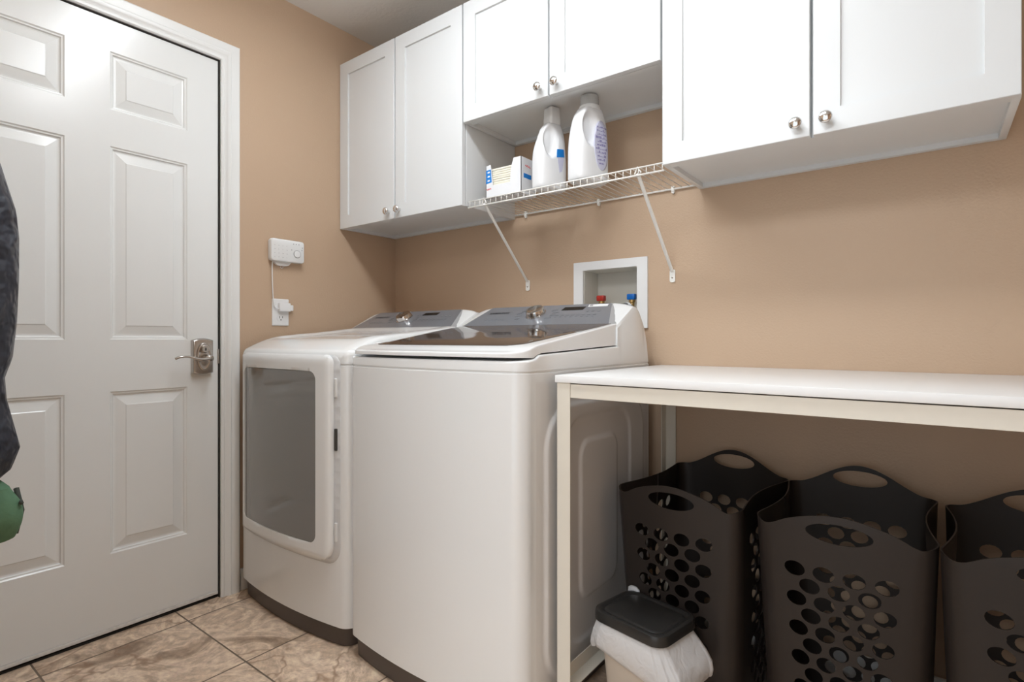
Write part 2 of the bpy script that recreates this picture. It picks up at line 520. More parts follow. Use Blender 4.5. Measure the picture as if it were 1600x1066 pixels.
cabinet(.0015, .7605, 1.490, 2.245, .3795, 'tall white two-door wall cabinet in the corner by the door')
cabinet(.7630, 1.5375, 1.797, 2.245, 1.1480, 'short white two-door wall cabinet above the wire shelf', 'white wall cabinets over the appliances')
cabinet(1.5400, 2.3110, 1.490, 2.245, 1.9255, 'wide white two-door wall cabinet above the folding table')

# ------------------------------------------------------------------ wire shelf
t = thing('wire_shelf', 'white coated wire shelf with bottles, hung between the two tall wall cabinets', 'shelf', (1.15, -.15, 1.5))
sx0, sx1, sf, sb, sz = .7665, 1.5365, -.300, -.0075, 1.508
b = B()
xs = []
n = 31
for k in range(n): xs.append(sx0 + .006 + (sx1 - sx0 - .012) * k / (n - 1))
for x in xs:
    tube(b, [(x, sb, sz), (x, sf + .004, sz), (x, sf, sz - .002), (x, sf - .0005, sz - .024)], .0014, 6)
obj('deck_wires', b, 'wire', t, smooth=True)
b = B()
tube(b, [(sx0, sf - .001, sz - .003), (sx1, sf - .001, sz - .003)], .0024, 8)
tube(b, [(sx0, sf - .002, sz - .026), (sx1, sf - .002, sz - .026)], .0030, 8)
obj('front_lip', b, 'wire', t, smooth=True)
b = B(); tube(b, [(sx0, sb, sz - .0035), (sx1, sb, sz - .0035)], .0032, 8)
obj('back_rod', b, 'wire', t, smooth=True)
for x in (.821, 1.161, 1.450):
    b = B()
    box(b, x - .006, x + .006, -.012, 0, sz - .013, sz + .006, .002)
    tube(b, [(x, -.001, sz - .014), (x, -.010, sz - .014)], .005, 10)
    obj('wall_clip', b, 'wire', t, smooth=40)
for x, xb, zb in ((.842, .828, 1.206), (1.452, 1.446, 1.203)):
    b = B()
    P0 = Vector((x, sf + .002, sz - .020)); P1 = Vector((xb, -.006, zb + .018))
    tube(b, [P0, P0.lerp(P1, .5), P1], .0062, 12, flat=.55, up=(0, 0, 1))
    tube(b, [P0 + Vector((-.010, 0, .0)), P0 + Vector((0, -.003, .020)), P0 + Vector((.010, 0, .002))], .0025, 8)
    br = obj('support_brace', b, 'wire', t, smooth=40)
    b = B()
    o = rrect(xb - .0095, xb + .0095, zb - .020, zb + .024, .006, 4)
    loft(b, [[(p[0], -.0005, p[1]) for p in o], [(p[0], -.004, p[1]) for p in o]])
    fp = obj('foot_plate', b, 'wire', br)
    b = B(); lathe(b, (xb, -.004, zb - .004), (0, -1, 0), [(0, .003), (.0012, .0028), (.0016, 0)], 10)
    obj('screw', b, 'nickel', br)

# ------------------------------------------------------------------ things on the shelf
def bottle(x0, x1, y0, y1, z0, ztop, kind, label):
    cx, cy = (x0 + x1) / 2, (y0 + y1) / 2; hx, hy = (x1 - x0) / 2, (y1 - y0) / 2
    t = thing('detergent_bottle', label, 'bottle', (cx, cy, z0), None)
    Hb = ztop - z0
    capH = .058 if kind == 'a' else .050
    hb = Hb - capH
    if kind == 'a':   # slopes back from a square cap
        prof = [(0, .84, .84, 0), (.02, .96, .96, 0), (.06, 1, 1, 0), (.25, 1, 1, 0), (.42, 1.0, 1.0, 0), (.58, .97, .95, .0), (.72, .92, .86, .004), (.83, .85, .76, .006), (.91, .76, .66, .008), (.96, .66, .56, .010), (.985, .58, .49, .011), (1, .54, .46, .012)]
    else:
        prof = [(0, .84, .84, 0), (.02, .96, .96, 0), (.06, 1, 1, 0), (.28, 1, 1, 0), (.45, 1.0, .99, 0), (.60, .98, .95, .0), (.74, .94, .89, .002), (.85, .88, .81, .003), (.93, .80, .72, .004), (.975, .73, .64, .005), (1, .69, .60, .006)]
    # interpolate
    rings = []
    N = 120; nl = 70
    for i in range(nl + 1):
        f = i / nl
        for a, c in zip(prof[:-1], prof[1:]):
            if a[0] <= f <= c[0] + 1e-9:
                s = (f - a[0]) / (c[0] - a[0]); sx, sy, oy = [a[q] + (c[q] - a[q]) * s for q in (1, 2, 3)]; break
        r = []
        for k in range(N):
            an = 2 * pi * k / N
            e = .55
            px = math.copysign(abs(cos(an)) ** e, cos(an)) * hx * sx
            py = math.copysign(abs(sin(an)) ** e, sin(an)) * hy * sy + oy
            z = f * hb
            # grip hollows pressed into both broad sides
            gy = (py + hy * .30) / (hy * .44); gz = (f - .70) / .235
            q = gy * gy + gz * gz
            if q < 1.35:
                px *= 1 - .50 * (1 - sstep(.35, 1.30, q))
            r.append((cx + px, cy + py, z0 + z))
        rings.append(r)
    b = B(); loft(b, rings)
    body = obj('bottle_body', b, 'bottle', t, smooth=60)
    oy = prof[-1][3]; zc = z0 + hb
    def fx(p, q):
        f = (q - z0) / hb
        for a, c in zip(prof[:-1], prof[1:]):
            if a[0] <= f <= c[0] + 1e-9: s_ = (f - a[0]) / (c[0] - a[0]); sx, sy = a[1] + (c[1] - a[1]) * s_, a[2] + (c[2] - a[2]) * s_; break
        u = min(.97, abs((p - cy) / (hy * sy)))
        return hx * sx * (1 - u ** (2 / .55)) ** (.55 / 2)
    b = B()
    if kind == 'a':
        def rr(h, s): return [(cx + p[0] * s, cy + oy + p[1] * s, zc + h) for p in rrect(-.025, .025, -.023, .023, .009, 4)]
        loft(b, [rr(-.004, 1.0), rr(.02, 1.0), rr(.022, .97), rr(.024, .97), rr(.052, .93), rr(.056, .88), rr(.0575, .7)])
        obj('cap', b, 'cap', t, smooth=40)
        o = [(cy + .004, z0 + .112), (cy + .040, z0 + .118), (cy + .038, z0 + .146), (cy + .008, z0 + .142)]
        b = B(); panel(b, o, [], .008, lambda p, q: (cx + fx(p, q) + .0008, p, q), lambda p, q: (cx + fx(p, q) - .002, p, q))
        obj('blue_label', b, 'labelb', t, label='sky blue label patch')
        o = [(cy + .016, z0 + .060), (cy + .028, z0 + .066), (cy + .038, z0 + .116), (cy + .008, z0 + .111)]
        b = B(); panel(b, o, [], .008, lambda p, q: (cx + fx(p, q) + .0007, p, q), lambda p, q: (cx + fx(p, q) - .002, p, q))
        obj('lower_label', b, 'labelp', t, label='pale lavender lower label')
    else:
        lathe(b, (cx, cy + oy, zc), (0, 0, 1), [(-.004, .036), (.010, .0355), (.012, .034), (.014, .031)], 28)
        obj('collar', b, 'cap', t, smooth=40)
        b = B()
        lathe(b, (cx, cy + oy, zc + .0135), (0, 0, 1), [(0, .0320), (.030, .0305), (.034, .0290), (.0345, .0280), (.033, .0275), (.002, .0300)], 28)
        obj('measuring_cap', b, 'clear', t, smooth=40, label='clear plastic measuring cap')
        b = B()
        # oval label following the broad side
        o = ell(cy + .022, z0 + .122, .034, .084, 28)
        o = [(p, q) for p, q in o]
        panel(b, o, [], .008, lambda p, q: (cx + fx(p, q) + .0012, p, q), lambda p, q: (cx + fx(p, q) - .003, p, q))
        lab = obj('oval_label', b, 'labelp', t, smooth=True, label='pale lavender oval label')
        b = B()
        random.seed(3)
        for i in range(11):
            q = z0 + .058 + .0122 * i
            w = .029 * sqrt(max(0, 1 - ((q - z0 - .122) / .086) ** 2)) * random.uniform(.6, 1)
            p = cy + .022 - w
            while p < cy + .022 + w - .006:
                l = random.uniform(.004, .011); h = random.choice((.0022, .0045, .0075))
                o2 = [(p, q), (p + l, q), (p + l, q + h), (p, q + h)]
                loft(b, [[(cx + fx(a, c) + .0018, a, c) for a, c in o2], [(cx + fx(a, c) + .0005, a, c) for a, c in o2]])
                p += l + .002
        obj('label_print', b, 'lav', lab)
    t.rotation_euler = (0, 0, rad(-20))
    return t
SH = sz + .0016
bottle(1.0425, 1.1195, -.284, -.164, SH, 1.807, 'a', 'white detergent bottle with square grey cap and blue label patch')
bottle(1.192, 1.282, -.289, -.155, SH, 1.809, 'b', 'larger white detergent bottle with clear round cap and lavender oval label')

t = thing('dryer_sheet_carton', 'opened white carton of dryer sheets with blue ovals, on the wire shelf', 'box', (.90, -.22, SH))
cx0, cx1, cy0, cy1, cz1 = .832, .995, -.276, -.182, SH + .131
b = B()
th = .002
o = [(cx0, SH), (cx1, SH), (cx1, cz1), (cx1 - .034, cz1), (cx1 - .046, SH + .095), (cx1 - .050, SH + .047), (cx0 + .034, SH + .047), (cx0 + .026, SH + .100), (cx0 + .022, cz1 - .006), (cx0, cz1 - .008)]
loft(b, [[(p, cy0, q) for p, q in o], [(p, cy0 + th, q) for p, q in o]])
box(b, cx1 - th, cx1, cy0, cy1, SH, cz1); box(b, cx0, cx0 + th, cy0, cy1, SH, cz1 - .008)
box(b, cx0, cx1, cy1 - th, cy1, SH, cz1 - .03); box(b, cx0, cx1, cy0, cy1, SH, SH + th)
carton = obj('carton', b, 'card', t)
b = B(); o = [(cx0 + .0005, SH + .056), (cx0 + .0275, SH + .060), (cx0 + .0238, SH + .108), (cx0 + .0005, SH + .106)]
loft(b, [[(p, cy0 - .0006, q) for p, q in o], [(p, cy0 + .0003, q) for p, q in o]])
bp_ = obj('blue_band', b, 'labelb', carton, label='blue printed patch with white ovals')
b = B(); o = [(cy0 + .016, SH + .058), (cy0 + .062, SH + .058), (cy0 + .062, SH + .074), (cy0 + .016, SH + .074)]
loft(b, [[(cx1 + .0006, p, q) for p, q in o], [(cx1 - .0003, p, q) for p, q in o]])
obj('blue_band', b, 'labelb', carton, label='blue printed band')
for k in range(3):
    b = B(); o = ell(cx0 + .0135, SH + .067 + .0155 * k, .0065, .0034, 14, .15)
    loft(b, [[(p, cy0 - .0009, q) for p, q in o], [(p, cy0 - .0004, q) for p, q in o]])
    obj('white_oval', b, 'card', carton)
def squiggle(fm, n, l, h):
    pts = [fm(l * k / (n * 4), h * sin(2 * pi * k / 4) * (.6 + .4 * ((k * 7) % 3) / 2)) for k in range(n * 4 + 1)]
    b = B(); tube(b, smooth_path(pts, 3), .0011, 6); return b
obj('red_lettering', squiggle(lambda u, v: (cx0 + .003 + u, cy0 - .0002, SH + .034 + v + .12 * u), 4, .022, .0026), 'red', carton, label='small faint red lettering')
obj('red_lettering', squiggle(lambda u, v: (cx1 + .0002, cy0 + .026 + u, SH + .102 + v), 3, .030, .0042), 'red', carton, label='small red lettering')
b = B()
for k in range(13):
    q = SH + .004 + .0082 * k
    j = random.uniform(-.001, .001)
    box(b, cx0 + .004, cx1 - .004 + j, cy0 + .006 + j, cy1 - .004, q, q + .0078, .002, 2)
obj('sheet_stack', b, 'cream', t, smooth=40, label='cream folded sheets in the carton')

# ------------------------------------------------------------------ washer outlet box
t = thing('washer_outlet_box', 'white recessed water outlet box in the wall behind the washer', 'outlet box', (1.204, 0, 1.02))
b = B()
o = rrect(1.052, 1.356, 1.025, 1.281, .002, 2); i_ = rrect(WX0, WX1, WZ0, WZ1, .002, 2)
panel(b, o, [i_], .03, lambda p, q: (p, -.0085, q), lambda p, q: (p, -.0002, q))
obj('face_frame', b, 'socket', t, smooth=30)
b = B()
d = .112; w = .002
box(b, WX0 + .0002, WX0 + w, 0, d, WZ0 + .0002, WZ1 - .0002); box(b, WX1 - w, WX1 - .0002, 0, d, WZ0 + .0002, WZ1 - .0002)
box(b, WX0 + w, WX1 - w, 0, d, WZ0 + .0002, WZ0 + w); box(b, WX0 + w, WX1 - w, 0, d, WZ1 - w, WZ1 - .0002)
box(b, WX0 + w, WX1 - w, d - w, d, WZ0 + w, WZ1 - w)
obj('recess_liner', b, 'boxin', t)
for x, mm, nm in ((1.140, 'redv', 'red'), (1.268, 'bluev', 'blue')):
    b = B()
    lathe(b, (x, .055, WZ0 + .002), (0, 0, 1), [(0, .013), (.02, .013), (.022, .009), (.055, .009), (.057, .012), (.066, .012), (.066, 0)], 16)
    lathe(b, (x, .055, WZ0 + .038), (0, -1, 0), [(0, .008), (.020, .008), (.022, .013), (.034, .013), (.036, .009)], 16)
    v = obj('valve', b, 'brass', t, smooth=40)
    b = B(); box(b, x - .017, x + .015, .042, .066, WZ0 + .068, WZ0 + .090, .004)
    box(b, x - .006, x + .006, .046, .062, WZ0 + .062, WZ0 + .070)
    obj('valve_handle', b, mm, v, smooth=40, label=nm + ' plastic valve handle')
t = thing('supply_hose', 'braided water hose joining the blue valve of the outlet box', 'hose', (1.268, .01, 1.10))
b = B(); pts = smooth_path([(1.268, .028, 1.103), (1.268, .010, 1.112), (1.262, -.018, 1.100), (1.255, -.034, 1.04), (1.25, -.030, .90), (1.25, -.030, .70)], 8)
tube(b, pts, .0085, 12); obj('hose_tube', b, 'hose', t, smooth=True)
b = B(); lathe(b, (1.268, .032, 1.103), (-.02, -1, .3), [(0, .014), (.018, .014), (.019, .011), (.028, .0115)], 12); obj('coupling', b, 'cap', t, smooth=30)
t = thing('supply_hose', 'black rubber water hose joining the red valve of the outlet box', 'hose', (1.14, .01, 1.10))
b = B(); pts = smooth_path([(1.140, .028, 1.103), (1.142, .008, 1.105), (1.150, -.018, 1.09), (1.155, -.032, 1.03), (1.16, -.030, .90), (1.16, -.030, .70)], 8)
tube(b, pts, .009, 12); obj('hose_tube', b, 'rubber', t, smooth=True)
b = B(); lathe(b, (1.14, .032, 1.103), (.05, -1, .1), [(0, .014), (.018, .014), (.019, .011)], 12); obj('coupling', b, 'brass', t, smooth=30)

# ------------------------------------------------------------------ wall controller and outlet on the left wall
t = thing('wall_timer_unit', 'white wall control unit with round dial and power cord, beside the door casing', 'controller', (0, -.61, 1.31))
b = B()
yy0, yy1, zz0, zz1 = -.676, -.527, 1.306, 1.399
def rr3(x, ins, r=.012): return [(x, p[0], p[1]) for p in rrect(yy0 + ins, yy1 - ins, zz0 + ins, zz1 - ins, r - min(ins, .006), 5)]
loft(b, [rr3(.0005, .004), rr3(.012, .004), rr3(.0125, 0), rr3(.026, 0), rr3(.031, .002), rr3(.033, .006)])
c = obj('housing', b, 'plastic', t, smooth=40)
yd, zd = -.562, 1.343
b = B(); lathe(b, (.033, yd, zd), (1, 0, 0), [(0, .0165), (.001, .0165), (.0012, .0150), (.0, .0148)], 28)
obj('dial_ring', b, 'socketg', t)
b = B(); lathe(b, (.033, yd, zd), (1, 0, 0), [(0, .0148), (.003, .0140), (.0036, .012), (.0036, 0)], 28); obj('dial', b, 'plastic', t, smooth=30)
b = B(); random.seed(11)
for p, q in [(-.578, 1.384), (-.566, 1.384), (-.554, 1.384), (-.538, 1.372), (-.587, 1.358), (-.54, 1.362)]:
    lathe(b, (.033, p, q), (1, 0, 0), [(0, .0022), (.0005, .0022)], 10)
for i in range(4):
    for j in range(4):
        p = -.664 + .018 * i; q = 1.322 + .016 * j
        box(b, .033, .0333, p, p + random.uniform(.003, .007), q, q + .0012)
obj('dial_marks', b, 'socketg', t)
b = B()
o = [(-.655, 1.306), (-.577, 1.306), (-.590, 1.293), (-.600, 1.290), (-.630, 1.290), (-.640, 1.293)]
loft(b, [[(.0005, p, q) for p, q in o], [(.014, p, q) for p, q in o]])
tube(b, [(.006, -.622, 1.291), (.006, -.622, 1.284), (.006, -.616, 1.280), (.006, -.610, 1.284), (.006, -.610, 1.291)], .0015, 6)
obj('wall_bracket', b, 'socket', t, smooth=30)
b = B()
pts = smooth_path([(.012, -.659, 1.309), (.010, -.660, 1.28), (.012, -.660, 1.22), (.012, -.657, 1.16), (.013, -.652, 1.125), (.014, -.644, 1.114), (.016, -.632, 1.112)], 8)
tube(b, pts, .0022, 8)
obj('power_cord', b, 'socket', t, smooth=True)
b = B(); box(b, .0055, .024, -.634, -.585, 1.100, 1.136, .003); box(b, .008, .022, -.585, -.571, 1.104, 1.128, .003)
obj('plug', b, 'socket', t, smooth=30)

t = thing('wall_outlet', 'white duplex wall outlet plate below the control unit', 'outlet', (0, -.62, 1.04))
b = B()
def rr4(x, ins): return [(x, p[0], p[1]) for p in rrect(-.656 + ins, -.583 - ins, 1.041 + ins, 1.153 - ins, .003, 3)]
loft(b, [rr4(.0003, 0), rr4(.003, 0), rr4(.005, .002), rr4(.0053, .004)])
obj('cover_plate', b, 'socket', t, smooth=40)
for z in (1.073, 1.117):
    b = B()
    o = ell(-.6195, z, .0168, .0165, 20); o = [(p, max(z - .0135, min(z + .0135, q))) for p, q in o]
    loft(b, [[(.005, p, q) for p, q in o], [(.0068, p, q) for p, q in o]])
    r_ = obj('receptacle', b, 'socket', t, smooth=30)
    b = B(); box(b, .0066, .0071, -.6275, -.6255, z - .001, z + .008); box(b, .0066, .0071, -.6135, -.6115, z, z + .008)
    lathe(b, (.0066, -.6195, z - .0075), (1, 0, 0), [(0, .0026), (.0005, .0026)], 10)
    obj('slots', b, 'black', r_)

# ------------------------------------------------------------------ washer and dryer
def front_y(x, x0, x1, yf, bulge):
    u = (x - (x0 + x1) / 2) / ((x1 - x0) / 2)
    return yf - bulge * (1 - min(1, u * u))

def outline(x0, x1, yb, yf, bulge, r, ins=0):
    x0 += ins; x1 -= ins; yb -= ins; yf += ins
    P = [(x0, yb)]
    n = 6
    fy = lambda x: front_y(x, x0, x1, yf, bulge)
    for k in range(n + 1):
        a = rad(180 + 90 * k / n)
        x = x0 + r + r * cos(a); y = yf + r + r * sin(a)
        P.append((x, y + (fy(x) - yf) * (1 - (y - yf) / r if r else 1)))
    m = 20
    for k in range(1, m): x = x0 + r + (x1 - x0 - 2 * r) * k / m; P.append((x, fy(x)))
    for k in range(n + 1):
        a = rad(270 + 90 * k / n)
        x = x1 - r + r * cos(a); y = yf + r + r * sin(a)
        P.append((x, y + (fy(x) - yf) * (1 - (y - yf) / r if r else 1)))
    P.append((x1, yb))
    return P

def slab(bm, x0, x1, yf, yb, ztop, zbot, R=.03, er=.006, bulge=0, ncol=26, ys=None, mi=0, warp_end=-.55, frounder=None, taper=None):
    """height-field slab with rounded front corners and softened edges"""
    fr = frounder or er
    Y = set()
    for k in range(9): Y.add(yf + R * (1 - cos(pi / 2 * k / 8)))
    for k in range(6): Y.add(yf + fr * (1 - cos(pi / 2 * k / 5)))
    y = yf + max(R, fr)
    while y < yb: Y.add(y); y += .018
    Y.add(yb); Y = sorted(Y)
    out = [Y[0]]
    for y in Y[1:]:
        if y - out[-1] > 1e-4: out.append(y)
    rows = []
    for y in out:
        d = y - yf
        ins = R - sqrt(max(0, R * R - (R - d) ** 2)) if d < R else 0
        tp = taper(y) if taper else 0
        a, c = x0 + ins + tp, x1 - ins - tp
        cols = []
        ts = [0, .08, .22, .45, .75, 1]
        for s in ts: cols.append((a + er * s, er * s))
        for k in range(1, ncol): cols.append((a + er + (c - a - 2 * er) * k / ncol, er))
        for s in reversed(ts): cols.append((c - er * s, er * s))
        row = []
        for x, dd in cols:
            dr = er - sqrt(max(0, er * er - (er - dd) ** 2))
            df = fr - sqrt(max(0, fr * fr - (fr - d) ** 2)) if d < fr else 0
            w = sstep(warp_end, yf, y) if bulge else 0
            yy = y + (front_y(x, x0, x1, 0, bulge)) * w
            row.append((x, yy, ztop(x, y) - max(dr, df), zbot(x, y)))
        rows.append(row)
    T = [[bm.verts.new((p[0], p[1], max(p[2], p[3] + .0002))) for p in r] for r in rows]
    Bv = [[bm.verts.new((p[0], p[1], p[3])) for p in r] for r in rows]
    nr, nc = len(T), len(T[0])
    def F(*v):
        f = bm.faces.new(v); f.material_index = mi
    for i in range(nr - 1):
        for j in range(nc - 1):
            F(T[i][j], T[i][j + 1], T[i + 1][j + 1], T[i + 1][j]); F(Bv[i][j], Bv[i + 1][j], Bv[i + 1][j + 1], Bv[i][j + 1])
        F(T[i][0], T[i + 1][0], Bv[i + 1][0], Bv[i][0]); F(T[i][-1], Bv[i][-1], Bv[i + 1][-1], T[i + 1][-1])
    for j in range(nc - 1):
        F(T[0][j], Bv[0][j], Bv[0][j + 1], T[0][j + 1]); F(T[-1][j], T[-1][j + 1], Bv[-1][j + 1], Bv[-1][j])
    bmesh.ops.remove_doubles(bm, verts=bm.verts, dist=5e-5)
    return bm

def interp(tab, y):
    if y <= tab[0][0]: return tab[0][1]
    for a, c in zip(tab[:-1], tab[1:]):
        if y <= c[0]:
            return a[1] + (c[1] - a[1]) * (y - a[0]) / (c[0] - a[0])
    return tab[-1][1]

def console(t, x0, x1, washer):
    cx = (x0 + x1) / 2; hw = (x1 - x0) / 2
    # white housing: sections along y from the front of the face to the back
    sec = [(-.296, 1.030), (-.290, 1.034), (-.262, 1.051), (-.230, 1.072), (-.200, 1.091), (-.180, 1.1035), (-.172, 1.107), (-.160, 1.108), (-.145, 1.104), (-.125, 1.090), (-.105, 1.066), (-.088, 1.034), (-.074, .995), (-.066, .955), (-.0615, .915)]
    rings = []
    for y, zt in sec:
        k = sstep(-.296, -.172, y); s = .012 + .030 * k
        zb = .9068
        top = [(-hw + .001, zb), (-hw + .001, zt - .60 * s - .004), (-hw + .006, zt - .35 * s), (-hw + .020 + .02 * k, zt - .12 * s), (-hw + .046 + .030 * k, zt)]
        r = top + [(-u, z) for u, z in reversed(top)]
        rings.append([(cx + u, y, max(z, zb)) for u, z in r])
    b = B(); loft(b, rings)
    obj('console_housing', b, 'plastic', t, smooth=32)
    # face plane: A bottom, T top
    A = Vector((cx, -.2925, 1.0335)); T_ = Vector((cx, -.1755, 1.1060))
    v = (T_ - A); L = v.length; v = v.normalized(); nrm = Vector((0, -v.z, v.y)) * 1
    nrm = Vector((0, -v.z, v.y)).normalized()
    if nrm.z < 0: nrm = -nrm
    def P(u, q, h=0): return A + Vector((u, 0, 0)) + v * (q * L) + nrm * h
    b = B()
    o = [(-.308, .0), (.308, .0), (.262, 1.0 - .05), (.255, 1), (-.255, 1), (-.262, .95)]
    loft(b, [[P(u, q, -.004) for u, q in o], [P(u, q, .0022) for u, q in o]])
    cp = obj('control_panel', b, 'panel', t, label='grey-blue glossy control panel')
    for sg in (-1, 1):
        b = B()
        o = [(sg * .308, .0), (sg * .333, -.02), (sg * .296, .93), (sg * .286, .985), (sg * .2555, 1)]
        hh = [.0022, -.0040, -.0075, -.0055, .0022]
        loft(b, [[P(u, q, h - .006) for (u, q), h in zip(o, hh)], [P(u, q, h) for (u, q), h in zip(o, hh)]])
        obj('panel_edge', b, 'panel2', cp, smooth=20, label='paler grey bevel at the end of the panel')
    # rotary knob
    ku = (-.015 if washer else -.030)
    b = B(); c0 = P(ku, .54, .002)
    lathe(b, c0, nrm, [(0, .038), (.003, .038), (.004, .034), (.006, .0355), (.018, .0335), (.022, .0315), (.0225, .027), (.0215, .025), (.0205, 0)], 40)
    obj('cycle_knob', b, 'chrome', t, smooth=35, label='chrome rotary dial')
    # display
    du = (.125 if washer else .105)
    b = B(); o = [(du - .045, .70), (du + .042, .70), (du + .046, .86), (du - .040, .86)]
    loft(b, [[P(u, q, .001) for u, q in o], [P(u, q, .0030) for u, q in o]])
    obj('display', b, 'display', t)
    # lettering
    b = B()
    text_bm(b, 'SAMSUNG', .0165, lambda x, y, h: P(-.195 + x, .66 + y / L, .0026), stretch=1.25)
    obj('brand_lettering', b, 'print', t)
    b = B(); random.seed(21 if washer else 22)
    def dash(u, q, l, hq=.02):
        o = [(u, q), (u + l, q), (u + l, q + hq), (u, q + hq)]
        loft(b, [[P(a, c, .0021) for a, c in o], [P(a, c, .0027) for a, c in o]])
    for k in range(5): dash(-.235 + .02 * k, .30, random.uniform(.010, .017))
    for sg in (-1, 1):
        for k in range(4):
            q = .34 + .13 * k; uu = ku + sg * (.055 + .012 * (1.5 - abs(k - 1.5)))
            dash(uu - (.022 if sg < 0 else 0), q, .024, .018); dash(uu - (.022 if sg < 0 else 0), q - .045, .018, .012)
    for k in range(8): dash(.075 + .021 * k, .44, .012, .028); dash(.075 + .021 * k, .36, .009, .012)
    for k in range(3): dash(.185 + .022 * k, .60, .010, .05)
    obj('panel_print', b, 'printl', cp)
    if washer:
        b = B(); o = [(.178, .845), (.252, .845), (.250, .955), (.176, .955)]
        loft(b, [[P(u, q, .002) for u, q in o], [P(u, q, .0029) for u, q in o]])
        st = obj('sticker', b, 'sticker', t, label='white sticker with dark printing at its left end')
        b = B(); text_bm(b, 'E2', .012, lambda x, y, h: P(.188 + x, .90 + y / L, .0033)); obj('sticker_print', b, 'print', st)

